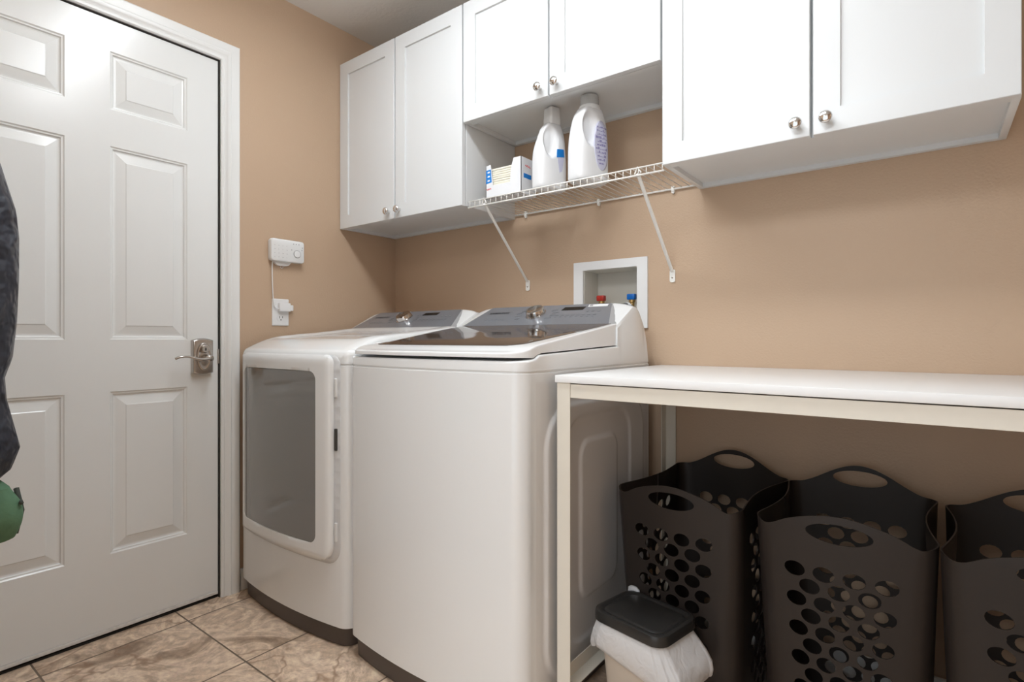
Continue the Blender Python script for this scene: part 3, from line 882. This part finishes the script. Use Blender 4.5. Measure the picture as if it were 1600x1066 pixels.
def appliance(name, label, cat, x0, x1, washer):
    yb, yf, bulge = -.062, -.793, .031
    t = thing(name, label, cat, ((x0 + x1) / 2, (yf + yb) / 2, 0))
    R = .034
    b = B()
    zt = .903
    def ring(ins, z): return [(p[0], p[1], z) for p in outline(x0, x1, yb, yf, bulge, R, ins)]
    loft(b, [ring(.004, .062), ring(.0, .066), ring(0, zt - .003), ring(.003, zt)])
    obj('cabinet_body', b, 'enamel', t, smooth=35)
    b = B(); loft(b, [ring(.012, .003), ring(.010, .062)])
    obj('toe_kick', b, 'toe', t, smooth=35, label='dark brown toe kick')
    for fx in (x0 + .06, x1 - .06):
        for fy_ in (yf + .08, yb - .06):
            b = B(); lathe(b, (fx, fy_, 0), (0, 0, 1), [(0, .018), (.004, .018), (.0045, .01)], 12)
            obj('levelling_foot', b, 'rubber', t)
    if washer:
        # pressed steel side with nested rounded ridges
        b = B()
        xs_ = x1 - .0005
        ny, nz = 150, 190
        Y0, Y1, Z0, Z1 = yf + .045, yb - .006, .075, .885
        rects = [((-.705, -.110, .085, .815), .12, .0055), ((-.610, -.215, .150, .775), .085, .0045), ((-.535, -.305, .255, .705), .050, .0055)]
        def sdf(y, z, rc, r):
            a0, a1, c0, c1 = rc
            dx = abs(y - (a0 + a1) / 2) - (a1 - a0) / 2 + r; dz = abs(z - (c0 + c1) / 2) - (c1 - c0) / 2 + r
            return math.hypot(max(dx, 0), max(dz, 0)) + min(max(dx, dz), 0) - r
        g = []
        for i in range(ny + 1):
            y = Y0 + (Y1 - Y0) * i / ny; col = []
            for j in range(nz + 1):
                z = Z0 + (Z1 - Z0) * j / nz
                h = 0
                for q, (rc, r, dep) in enumerate(rects):
                    d_ = sdf(y, z, rc, r)
                    s = 1 - sstep(-.012, .004, d_)
                    h += dep * s * (1, -1, 1)[q]
                e = min(sstep(0, .01, y - Y0), sstep(0, .01, Y1 - y), sstep(0, .008, z - Z0), sstep(0, .008, Z1 - z))
                col.append(b.verts.new((xs_ + (.0008 + h) * e, y, z)))
            g.append(col)
        for i in range(ny):
            for j in range(nz): b.faces.new((g[i][j], g[i + 1][j], g[i + 1][j + 1], g[i][j + 1]))
        # close at the back
        back = [b.verts.new((xs_ - .001, v.co.y, v.co.z)) for v in (g[0][0], g[-1][0], g[-1][-1], g[0][-1])]
        b.faces.new(back)
        per = [[g[i][0] for i in range(ny + 1)], [g[-1][j] for j in range(nz + 1)], [g[i][-1] for i in range(ny, -1, -1)], [g[0][j] for j in range(nz, -1, -1)]]
        for s in range(4): b.faces.new(per[s] + [back[(s + 1) % 4], back[s]])
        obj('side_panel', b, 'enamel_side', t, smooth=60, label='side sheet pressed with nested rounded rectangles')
        # deck under the lid
        zdeck = [(-.80, .931), (-.765, .934), (-.742, .936), (-.722, .9465), (-.60, .951), (-.30, .963), (-.06, .98)]
        b = B(); slab(b, x0, x1, yf, -.285, lambda x, y: interp(zdeck, y), lambda x, y: .907, R=.034, er=.006, bulge=bulge)
        obj('top_deck', b, 'plastic', t, smooth=40)
        b = B(); slab(b, x0 + .002, x1 - .002, yf + .002, yb - .002, lambda x, y: .9075, lambda x, y: .901, R=.034, er=.001, bulge=bulge)
        obj('deck_gasket', b, 'plastic', t, smooth=40)
        ztop = [(-.80, .9515), (-.775, .9560), (-.755, .9630), (-.735, .9690), (-.70, .9750), (-.29, 1.0345)]
        zbt = [(-.80, .9400), (-.742, .9385), (-.720, .9495), (-.60, .954), (-.30, .966)]
        b = B()
        slab(b, x0 + .006, x1 - .006, yf - .002, -.293, lambda x, y: interp(ztop, y), lambda x, y: interp(zbt, y) + .0005, R=.050, er=.005, frounder=.004, bulge=bulge)
        lid = obj('lid', b, 'plastic', t, smooth=40)
        b = B()
        slab(b, x0 + .024, x1 - .024, -.736, -.2945, lambda x, y: interp(ztop, y) + .0012, lambda x, y: interp(ztop, y) - .003, R=.045, er=.0012, bulge=.024, warp_end=-.5,
             taper=lambda y: .026 * (1 - sstep(-.74, -.30, y)))
        obj('lid_glass', b, 'glass', lid, smooth=40, label='dark tinted glass window of the lid')
    else:
        prof = [(-.80, .935), (-.785, .948), (-.765, .958), (-.74, .970), (-.70, .986), (-.66, .997), (-.58, 1.006), (-.50, 1.012), (-.29, 1.036), (-.06, 1.04)]
        def zt_(x, y):
            u = abs(x - (x0 + x1) / 2)
            f = (1 - sstep(.245, .290, u)) * sstep(-.70, -.655, y) * (1 - sstep(-.345, -.315, y))
            cr = .004 * sstep(.30, .34, u)
            return interp(prof, y) - .010 * f - cr
        b = B(); slab(b, x0, x1, yf, -.285, zt_, lambda x, y: .9065, R=.034, er=.016, bulge=bulge, ncol=60, frounder=.018)
        obj('top_deck', b, 'plastic', t, smooth=50)
        b = B(); slab(b, x0 + .002, x1 - .002, yf + .002, yb - .002, lambda x, y: .9068, lambda x, y: .901, R=.034, er=.001, bulge=bulge)
        obj('deck_gasket', b, 'plastic', t, smooth=40)
        fy = lambda x: front_y(x, x0, x1, yf, bulge)
        # dark recess behind the door edge
        b = B(); o = rrect(.085, .668, .262, .934, (.03, .06, .035, .03), 6)
        panel(b, o, [], .04, lambda x, z: (x, fy(x) - .0012, z), lambda x, z: (x, fy(x) + .001, z))
        obj('door_recess', b, 'recess', t, smooth=True, label='grey recess around the door')
        for z0_, z1_, mm, nm in ((.80, .86, 'cap', 'hinge'), (.34, .40, 'cap', 'hinge'), (.63, .70, 'gap', 'latch')):
            b = B(); box(b, .647, .657, fy(.655) - .008, fy(.655), z0_, z1_, .002); obj(nm, b, mm, t)
        dx0, dx1, dz0, dz1 = .088, .642, .273, .936
        o = rrect(dx0, dx1, dz0, dz1, (.030, .050, .030, .030), 8)
        win = rrect(dx0 + .034, dx1 - .060, dz0 + .052, dz1 - .054, (.022, .030, .030, .022), 8)
        def edge_in(x, z):
            # distance to outline for rounded edge
            d_ = min(x - dx0, dx1 - x, z - dz0, dz1 - z)
            return .010 * (1 - sstep(0, .014, d_))
        b = B()
        panel(b, o, [win], .011, lambda x, z: (x, fy(x) - .022 + edge_in(x, z), z), lambda x, z: (x, fy(x) - .0025, z))
        dr = obj('door', b, 'plastic', t, smooth=50, label='white dryer door with curved face')
        w2 = rrect(dx0 + .0345, dx1 - .0605, dz0 + .0525, dz1 - .0545, (.022, .030, .030, .022), 8)
        b = B(); panel(b, w2, [], .02, lambda x, z: (x, fy(x) - .0212, z), lambda x, z: (x, fy(x) - .008, z))
        obj('door_window', b, 'doorglass', dr, smooth=60, label='dark grey glass window of the dryer door')
    console(t, x0, x1, washer)
    return t
appliance('washing_machine', 'white top-loading washing machine with dark glass lid, beside the folding table', 'washing machine', .703, 1.384, True)
appliance('clothes_dryer', 'white front-loading clothes dryer with grey door window, next to the white door', 'dryer', .019, .700, False)

# ------------------------------------------------------------------ folding table
TX0, TX1, TY0, TY1, TZ = 1.405, 2.72, -.688, -.002, .8955
t = thing('folding_table', 'long white-topped table with cream angle-steel frame over the laundry baskets', 'table', ((TX0 + TX1) / 2, (TY0 + TY1) / 2, 0))
b = B(); box(b, TX0, TX1, TY0, TY1, TZ - .0185, TZ, .001)
obj('tabletop', b, 'tabletop', t, smooth=30)
b = B()
for dx, dz in ((-.001, .006), (-.001, .013)):
    lathe(b, (TX0 - .0002, TY0 + .012, TZ - dz), (-1, 0, 0), [(0, .0017), (.0006, .0017)], 8)
    lathe(b, (TX0 - .0002, TY0 + .040, TZ - dz), (-1, 0, 0), [(0, .0015), (.0006, .0015)], 8)
obj('peg_holes', b, 'black', t)
zt = TZ - .0185
fw, fth = .038, .003
legs = [(TX0 + .004, TY0 + .004, 1, 1), (TX1 - .004, TY0 + .004, -1, 1), (TX0 + .016, TY1 - .002, 1, -1), (TX1 - .016, TY1 - .002, -1, -1)]
for x, y, sx, sy in legs:
    b = B()
    box(b, x, x + sx * fw, y, y + sy * fth, 0, zt, .0006); box(b, x, x + sx * fth, y + sy * .0002, y + sy * fw, 0, zt, .0006)
    obj('leg', b, 'tableframe', t)
def angle(name, p0, p1, axis, sgn, zlo, zhi, flange):
    b = B()
    if axis == 'x':
        box(b, p0[0], p1[0], p0[1], p0[1] + sgn * fth, zlo, zhi, .0006); box(b, p0[0], p1[0], p0[1], p0[1] + sgn * flange, zhi - fth, zhi, .0006)
    else:
        box(b, p0[0], p0[0] + sgn * fth, p0[1], p1[1], zlo, zhi, .0006)
        box(b, p0[0], p0[0] + sgn * flange, p0[1], p1[1], zlo, zlo + fth, .0006)
    return obj(name, b, 'tableframe', t)
angle('front_rail', (TX0 + .0425, TY0 + .005), (TX1 - .0425, 0), 'x', 1, zt - .037, zt - .0002, .03)
angle('back_rail', (TX0 + .056, TY1 - .003), (TX1 - .056, 0), 'x', -1, zt - .037, zt - .0002, .03)
for x, s in ((TX0 + .0075, 1), (TX1 - .0075, -1)):
    b = B(); box(b, x, x + s * fth, TY0 + .0435, TY1 - .042, zt - .037, zt - .0002, .0006); obj('side_rail', b, 'tableframe', t)
    b = B(); box(b, x, x + s * fth, TY0 + .0435, TY1 - .042, .105, .143, .0006); box(b, x, x + s * .034, TY0 + .0435, TY1 - .042, .105, .108, .0006)
    obj('lower_rail', b, 'tableframe', t)

# ------------------------------------------------------------------ laundry baskets
def basket_mesh():
    W, D, Hh = .345, .420, .580          # rim
    w, d = .300, .350                    # foot
    rc = .032; rb = .058
    # unit perimeter of a rounded rectangle at the rim, starting in the middle of the front
    def per(W, D, r, u):
        """u in [0,1) -> point, outward normal; face-wise parameterised so that the same u is the same place at every height"""
        L = [W / 2 - r, pi / 2 * r, D - 2 * r, pi / 2 * r, W - 2 * r, pi / 2 * r, D - 2 * r, pi / 2 * r, W / 2 - r]
        return L
    Lr = per(W, D, rc, 0); T_ = sum(Lr)
    def point(s, f):
        """s arc length at the rim, f 0..1 height"""
        k = f + .10 * sin(pi * f) * 0
        ww = w + (W - w) * k ** .8; dd = d + (D - d) * k ** .8
        r = rb + (rc - rb) * f
        s = s % T_
        segs = Lr; i = 0
        while s > segs[i] + 1e-9 and i < 8: s -= segs[i]; i += 1
        q = s / segs[i] if segs[i] else 0
        hx, hy = ww / 2, dd / 2
        if i == 0: p = (q * (hx - r), -hy); n = (0, -1)
        elif i == 1: a = rad(-90 + 90 * q); p = (hx - r + r * cos(a), -hy + r + r * sin(a)); n = (cos(a), sin(a))
        elif i == 2: p = (hx, -hy + r + q * (dd - 2 * r)); n = (1, 0)
        elif i == 3: a = rad(90 * q); p = (hx - r + r * cos(a), hy - r + r * sin(a)); n = (cos(a), sin(a))
        elif i == 4: p = (hx - r - q * (ww - 2 * r), hy); n = (0, 1)
        elif i == 5: a = rad(90 + 90 * q); p = (-hx + r + r * cos(a), hy - r + r * sin(a)); n = (cos(a), sin(a))
        elif i == 6: p = (-hx, hy - r - q * (dd - 2 * r)); n = (-1, 0)
        elif i == 7: a = rad(180 + 90 * q); p = (-hx + r + r * cos(a), -hy + r + r * sin(a)); n = (cos(a), sin(a))
        else: p = (-hx + r + q * (hx - r), -hy); n = (0, -1)
        # side rims of a soft tub bow inwards near the top
        if i in (2, 6):
            bow = .022 * sin(pi * q) * sstep(.55, 1, f); p = (p[0] - n[0] * bow, p[1])
        if i in (0, 8, 4):
            e = (q if i == 8 else 1 - q if i == 0 else sin(pi * q))
            p = (p[0], p[1] + n[1] * .010 * sin(pi / 2 * min(1, e)) )
        return p, n
    sF, sB = 0, T_ / 2
    def centre(i):   # arc-length of the middle of each face: front, right, back, left
        return (0, Lr[0] + Lr[1] + Lr[2] / 2, T_ / 2, T_ - (Lr[0] + Lr[1] + Lr[2] / 2))[i]
    def top(s):
        s = s % T_
        best = 0
        for c, hh in ((0, .030), (T_ / 2, .060), (T_, .030)):
            dd_ = abs(s - c)
            if dd_ < .150: best = max(best, hh * (.5 + .5 * cos(pi * dd_ / .150)) ** .8)
            if c != T_ / 2: best -= .012 * math.exp(-((dd_ - .145) / .03) ** 2)
        return Hh - .006 + best
    b = B()
    z0 = .012
    ol = []
    n = 220
    for k in range(n + 1): ol.append((T_ * k / n - T_ / 2 * 0, z0))
    for k in range(n, -1, -1): ol.append((T_ * k / n, top(T_ * k / n)))
    holes = []
    sh = T_ / 8 * 0
    # shift the seam to the middle of the left side: s' = s - offset
    off = centre(3)
    def S_(s): return s
    ol = []
    for k in range(n + 1): ol.append((off - T_ + T_ * k / n, z0))
    for k in range(n, -1, -1): s = off - T_ + T_ * k / n; ol.append((s, top(s)))
    cs = [0, centre(1), T_ / 2, centre(3) - T_]
    for fi, c in enumerate(cs):
        if fi == 3: continue
        if fi in (0, 2): holes.append(ell(c, .566 if fi == 0 else .598, .064, .0215, 28))
        pitch = .0610; rp = .0335
        for row in range(14):
            z = .472 - rp * row
            if z < .04: break
            m = 4 if row % 2 == 0 else 3
            for k in range(m):
                holes.append(ell(c + (k - (m - 1) / 2) * pitch, z, .0225, .0165, 16))
    # left face (cut by the seam): holes either side of the seam
    for row in range(14):
        z = .472 - .0335 * row
        if z < .04: break
        for k in ((-1.5, -.5, .5, 1.5) if row % 2 == 0 else (-1, 1)):
            s = centre(3) + k * .061
            if s > off: s -= T_
            holes.append(ell(s, z, .0225, .0165, 16))
    fth_ = .003
    def m3(s, z, o):
        p, nn = point(s, max(0, min(1, z / Hh)))
        return (p[0] - nn[0] * o, p[1] - nn[1] * o, z)
    panel(b, ol, holes, .017, lambda s, z: m3(s, z, 0), lambda s, z: m3(s, z, fth_))
    bmesh.ops.remove_doubles(b, verts=b.verts, dist=2e-4)
    # floor of the tub
    R0 = [point(T_ * k / 60, .02)[0] for k in range(60)]
    loft(b, [[(x * .96, y * .96, 0.001) for x, y in R0], [(x, y, .005) for x, y in R0], [(x, y, z0 + .0005) for x, y in R0], [(x * .97, y * .97, z0 + .0005) for x, y in R0]])
    return b
bm0 = basket_mesh()
bk = obj('laundry_basket', bm0, 'basket', smooth=50)
bk.location = (1.643, -.262, 0); bk.rotation_euler = (0, 0, rad(-5))
G = 'brown laundry baskets under the table'
tagged(bk, 'tall dark brown basket with oval holes, nearest the washer, behind the small bin', 'laundry basket', G)
for loc, rz, lab in (((2.003, -.281, 0), 0, 'tall dark brown basket with oval holes, the middle one of the row under the table'),
                     ((2.354, -.312, 0), -2, 'dark brown basket cut by the right edge of the frame, farthest from the washer')):
    c = bk.copy(); COL.objects.link(c); c.location = loc; c.rotation_euler = (0, 0, rad(rz)); tagged(c, lab, 'laundry basket', G)

# ------------------------------------------------------------------ small waste bin
t = thing('waste_bin', 'small cream bin with black lid in front of the first laundry basket', 'bin', (1.586, -.556, 0))
BR = rad(-11); bc = Vector((1.586, -.556, 0))
def bx_(x, y, z):
    return (bc.x + x * cos(BR) - y * sin(BR), bc.y + x * sin(BR) + y * cos(BR), z)
def br(hx, hy, z, r=.03, n=6): return [bx_(p[0], p[1], z) for p in rrect(-hx, hx, -hy, hy, r, n)]
b = B()
loft(b, [br(.070, .055, .0005), br(.073, .058, .004), br(.094, .074, .268), br(.096, .076, .271), br(.092, .072, .271), br(.071, .055, .01)], caps=True)
obj('bin_body', b, 'binbody', t, smooth=40)
b = B()
loft(b, [br(.100, .080, .272, .032), br(.105, .085, .275, .034), br(.1055, .0855, .292, .034), br(.1035, .0835, .2985, .033), br(.100, .080, .3005, .031),
         br(.093, .073, .3005, .028), br(.090, .070, .2985, .027), br(.086, .066, .2965, .026), br(.083, .063, .2985, .025), br(.078, .058, .3000, .022)])
lid = obj('bin_lid', b, 'binlid', t, smooth=40)
b = B(); box(b, -.075, .075, .078, .0875, .276, .297, .004)
for v in b.verts: v.co = bx_(*v.co)
obj('hinge', b, 'binlid', lid, smooth=30)
# bag skirt
b = B(); rings = []
NB = 96
base = rrect(-1, 1, -1, 1, .34, 23)
NB = len(base)
random.seed(4)
ph = [random.uniform(0, 6.28) for _ in range(8)]
lv = [(.0, .2735, .000), (.12, .2715, .004), (.3, .262, .008), (.5, .250, .011), (.7, .236, .013), (.88, .222, .013), (1.0, .212, .010), (1.0, .211, .006)]
for f, z, o in lv:
    r = []
    for k, (x, y) in enumerate(base):
        a = 2 * pi * k / NB
        wr = .0026 * f * (sin(9 * a + ph[0]) + .8 * sin(17 * a + ph[1] + 2 * f) + .6 * sin(31 * a + ph[2] - 3 * f))
        ext = 0; dz = 0
        side = sstep(.2, 1, x)                       # loose on the right
        ext = side * (.040 * sstep(0, .8, f)); dz = -side * .045 * f - .012 * f * sin(3 * a + ph[3]) - .010 * f * sstep(-.2, -1, y)
        hx, hy = .0965 + o + wr, .0765 + o + wr
        r.append(bx_(x * hx + ext * x, y * hy, z + dz))
    rings.append(r)
loft(b, rings, caps=False)
obj('bin_liner', b, 'bag', t, smooth=True, label='crumpled white plastic liner folded over the rim')
b = B()
loft(b, [[bx_(-.09 + .02 * cos(a) * s, .082 + .008 * sin(a) * s, z) for a in (2 * pi * k / 16 for k in range(16))] for z, s in ((.262, .8), (.285, 1.0), (.303, .9), (.309, .5))])
obj('liner_knot', b, 'bag', t, smooth=True)

# ------------------------------------------------------------------ coat hooks, jacket and green bag on the front wall
JX = .62
t = thing('coat_hook_rail', 'white coat hook rail on the wall beside the door, holding the dark jacket', 'coat rack', (.65, YF, 1.70))
b = B(); box(b, .30, 1.05, YF + .0005, YF + .018, 1.665, 1.735, .003); obj('back_board', b, 'trim', t, smooth=30)
for x in (.42, JX + .01, .90):
    b = B(); tube(b, smooth_path([(x, YF + .017, 1.70), (x, YF + .045, 1.69), (x, YF + .062, 1.695), (x, YF + .066, 1.715)], 5), .0045, 10)
    obj('hook', b, 'nickel', t, smooth=True)

t = thing('jacket', 'charcoal nylon jacket hanging at the left edge of the frame', 'jacket', (JX, YF + .1, .75))
# silhouette: reach from the wall as a function of height, for the sleeve that sticks out
def hgt(px, py, x):   # (kept as plain numbers below)
    pass
sil = [(.707, -1.600), (.712, -1.588), (.733, -1.580), (.764, -1.570), (.811, -1.580), (.864, -1.591), (.909, -1.594), (.947, -1.582), (1.025, -1.575), (1.117, -1.572), (1.195, -1.572), (1.247, -1.576), (1.296, -1.589), (1.338, -1.600), (1.373, -1.611), (1.415, -1.618), (1.461, -1.604), (1.491, -1.602), (1.519, -1.604), (1.56, -1.63), (1.58, -1.66)]
def ysil(z):
    if z <= sil[0][0]: return sil[0][1]
    for a, c in zip(sil[:-1], sil[1:]):
        if z <= c[0]: return a[1] + (c[1] - a[1]) * (z - a[0]) / (c[0] - a[0])
    return sil[-1][1]
random.seed(9)
# body of the jacket against the wall
b = B(); rings = []
for k in range(31):
    f = k / 30; z = .80 + .83 * f
    hx = .20 - .02 * f - .11 * sstep(.80, 1, f); hy = .052 - .012 * sstep(.8, 1, f)
    r = []
    for i in range(48):
        a = 2 * pi * i / 48
        wv = 1 + .05 * sin(5 * a + 3 * f) + .035 * sin(11 * a - 4 * f)
        r.append((JX + hx * cos(a) * wv, YF + .066 + hy * sin(a) * wv, z))
    rings.append(r)
loft(b, rings); body = obj('jacket_body', b, 'jacket', t, smooth=True)
b = B()
tube(b, smooth_path([(JX - .07, YF + .11, 1.60), (JX - .04, YF + .135, 1.635), (JX + .02, YF + .145, 1.645), (JX + .07, YF + .11, 1.61)], 6), .028, 12, flat=.8)
obj('collar', b, 'jacket', t, smooth=True)
b = B(); rings = []
for k in range(61):
    f = k / 60; z = .707 + .86 * f
    ys_ = ysil(z); depth = .062 + .018 * sin(pi * f)
    yc = ys_ - depth; hx = .072 + .012 * sin(pi * f)
    # the sleeve swings back to the shoulder at the top
    r = []
    for i in range(40):
        a = 2 * pi * i / 40
        wv = 1 + (.04 * sin(4 * a + 14 * f) + .03 * sin(9 * a - 22 * f)) * (0.4 if sin(a) > .6 else 1)
        r.append((JX + .03 + hx * cos(a) * wv, yc + depth * sin(a) * (1 if sin(a) > 0 else wv), z ))
    rings.append(r)
loft(b, rings); obj('sleeve', b, 'jacket', t, smooth=True, label='nearer sleeve, creased at the elbow')
b = B(); rings = []
for k in range(41):
    f = k / 40; z = .78 + .76 * f
    r = []
    for i in range(32):
        a = 2 * pi * i / 32; wv = 1 + .05 * sin(4 * a + 9 * f)
        r.append((JX - .17 + .03 * f + .062 * cos(a) * wv, YF + .125 + .055 * sin(a) * wv, z))
    rings.append(r)
loft(b, rings); obj('sleeve', b, 'jacket', t, smooth=True)

t = thing('canvas_bag', 'green canvas bag showing below the jacket at the left edge of the frame', 'bag', (JX, YF + .12, .60))
b = B(); rings = []
for k in range(25):
    f = k / 24; z = .603 + .098 * f
    bul = .010 * sin(pi * f)
    o = rrect(-.15 - bul, .15 + bul, 0, .186 + bul - .008 * sstep(.6, 1, f), .03, 5)
    rings.append([(JX + p[0] * (1 + .02 * sin(7 * f + p[1] * 30)), YF + .020 + p[1], z + (.012 * (p[1] / .26)) * (1 - f) * 0) for p in o])
rings = [[(JX + (p[0] - JX) * .9, p[1] - .004, rings[0][0][2] - .006) for p in rings[0]]] + rings
loft(b, rings); obj('bag_body', b, 'green', t, smooth=50)
b = B()
for x in (JX + .12, JX - .12):
    tube(b, [(x, YF + .207, .607), (x, YF + .216, .65), (x, YF + .208, .695)], .0045, 8)
tube(b, [(JX - .155, YF + .209, .672), (JX - .10, YF + .217, .668), (JX + .10, YF + .217, .668), (JX + .155, YF + .209, .672)], .0035, 8)
obj('seam_piping', b, 'seam', t, smooth=True, label='dark grey seam piping')
b = B()
tube(b, smooth_path([(JX - .06, YF + .10, .698), (JX - .07, YF + .014, .80), (JX - .16, YF + .010, 1.5), (.42, YF + .024, 1.66), (.42, YF + .050, 1.700), (.42, YF + .024, 1.64), (JX - .19, YF + .010, 1.5), (JX - .10, YF + .014, .80), (JX - .09, YF + .09, .698)], 8), .0055, 8)
obj('strap', b, 'green', t, smooth=True)

# ------------------------------------------------------------------ ceiling light of the laundry room
t = thing('ceiling_light', 'long white framed ceiling light above the floor in front of the washer', 'light', (1.21, -1.03, H))
b = B()
fx0, fx1, fy0, fy1, fz0 = .56, 1.90, -1.135, -.925, H - .026
box(b, fx0, fx1, fy0, fy1, H - .012, H - .001)
box(b, fx0, fx1, fy0, fy0 + .012, fz0, H - .012); box(b, fx0, fx1, fy1 - .012, fy1, fz0, H - .012)
box(b, fx0, fx0 + .012, fy0 + .012, fy1 - .012, fz0, H - .012); box(b, fx1 - .012, fx1, fy0 + .012, fy1 - .012, fz0, H - .012)
obj('fixture_frame', b, 'trim', t)
LM = lamp_mat(21, (.90, .955, 1.0))
b = B(); box(b, fx0 + .0125, fx1 - .0125, fy0 + .0125, fy1 - .0125, fz0 - .042, fz0 + .006)
obj('diffuser', b, LM, t, label='glowing face of the added fill panel')

t = thing('ceiling_light', 'added square fill light panel, made up, on the ceiling behind the camera', 'light', (1.5, -2.6, H))  # made-up fill lamp, added to brighten the room from high behind the camera
b = B(); box(b, 1.08, 1.92, -3.02, -2.18, H - .04, H - .001, .003); obj('fixture_frame', b, 'trim', t)
b = B(); box(b, 1.10, 1.90, -3.00, -2.20, H - .052, H - .0405); obj('diffuser', b, lamp_mat(16, (.90, .955, 1.0)), t, label='glowing face of the added fill panel')

# added ambient fill light arriving through the opening behind the camera
w = bpy.data.worlds.new('world'); S.world = w; w.use_nodes = True
w.node_tree.nodes['Background'].inputs[0].default_value = (.90, .955, 1.0, 1)
w.node_tree.nodes['Background'].inputs[1].default_value = 1.35

# ------------------------------------------------------------------ camera
cam = bpy.data.cameras.new('camera'); co = bpy.data.objects.new('camera', cam); COL.objects.link(co)
CAM = (2.1640, -1.8610, .9870)
co.location = CAM; co.rotation_euler = (rad(90), 0, rad(37.349))
cam.sensor_width = 36; cam.lens = 861.65 / 1600 * 36; cam.shift_y = -3.55 / 1600; cam.clip_start = .02
S.camera = co
S.view_settings.view_transform = 'Standard'; S.view_settings.look = 'None'
S.view_settings.exposure = 0.09; S.view_settings.gamma = 1
S.view_settings.use_curve_mapping = False
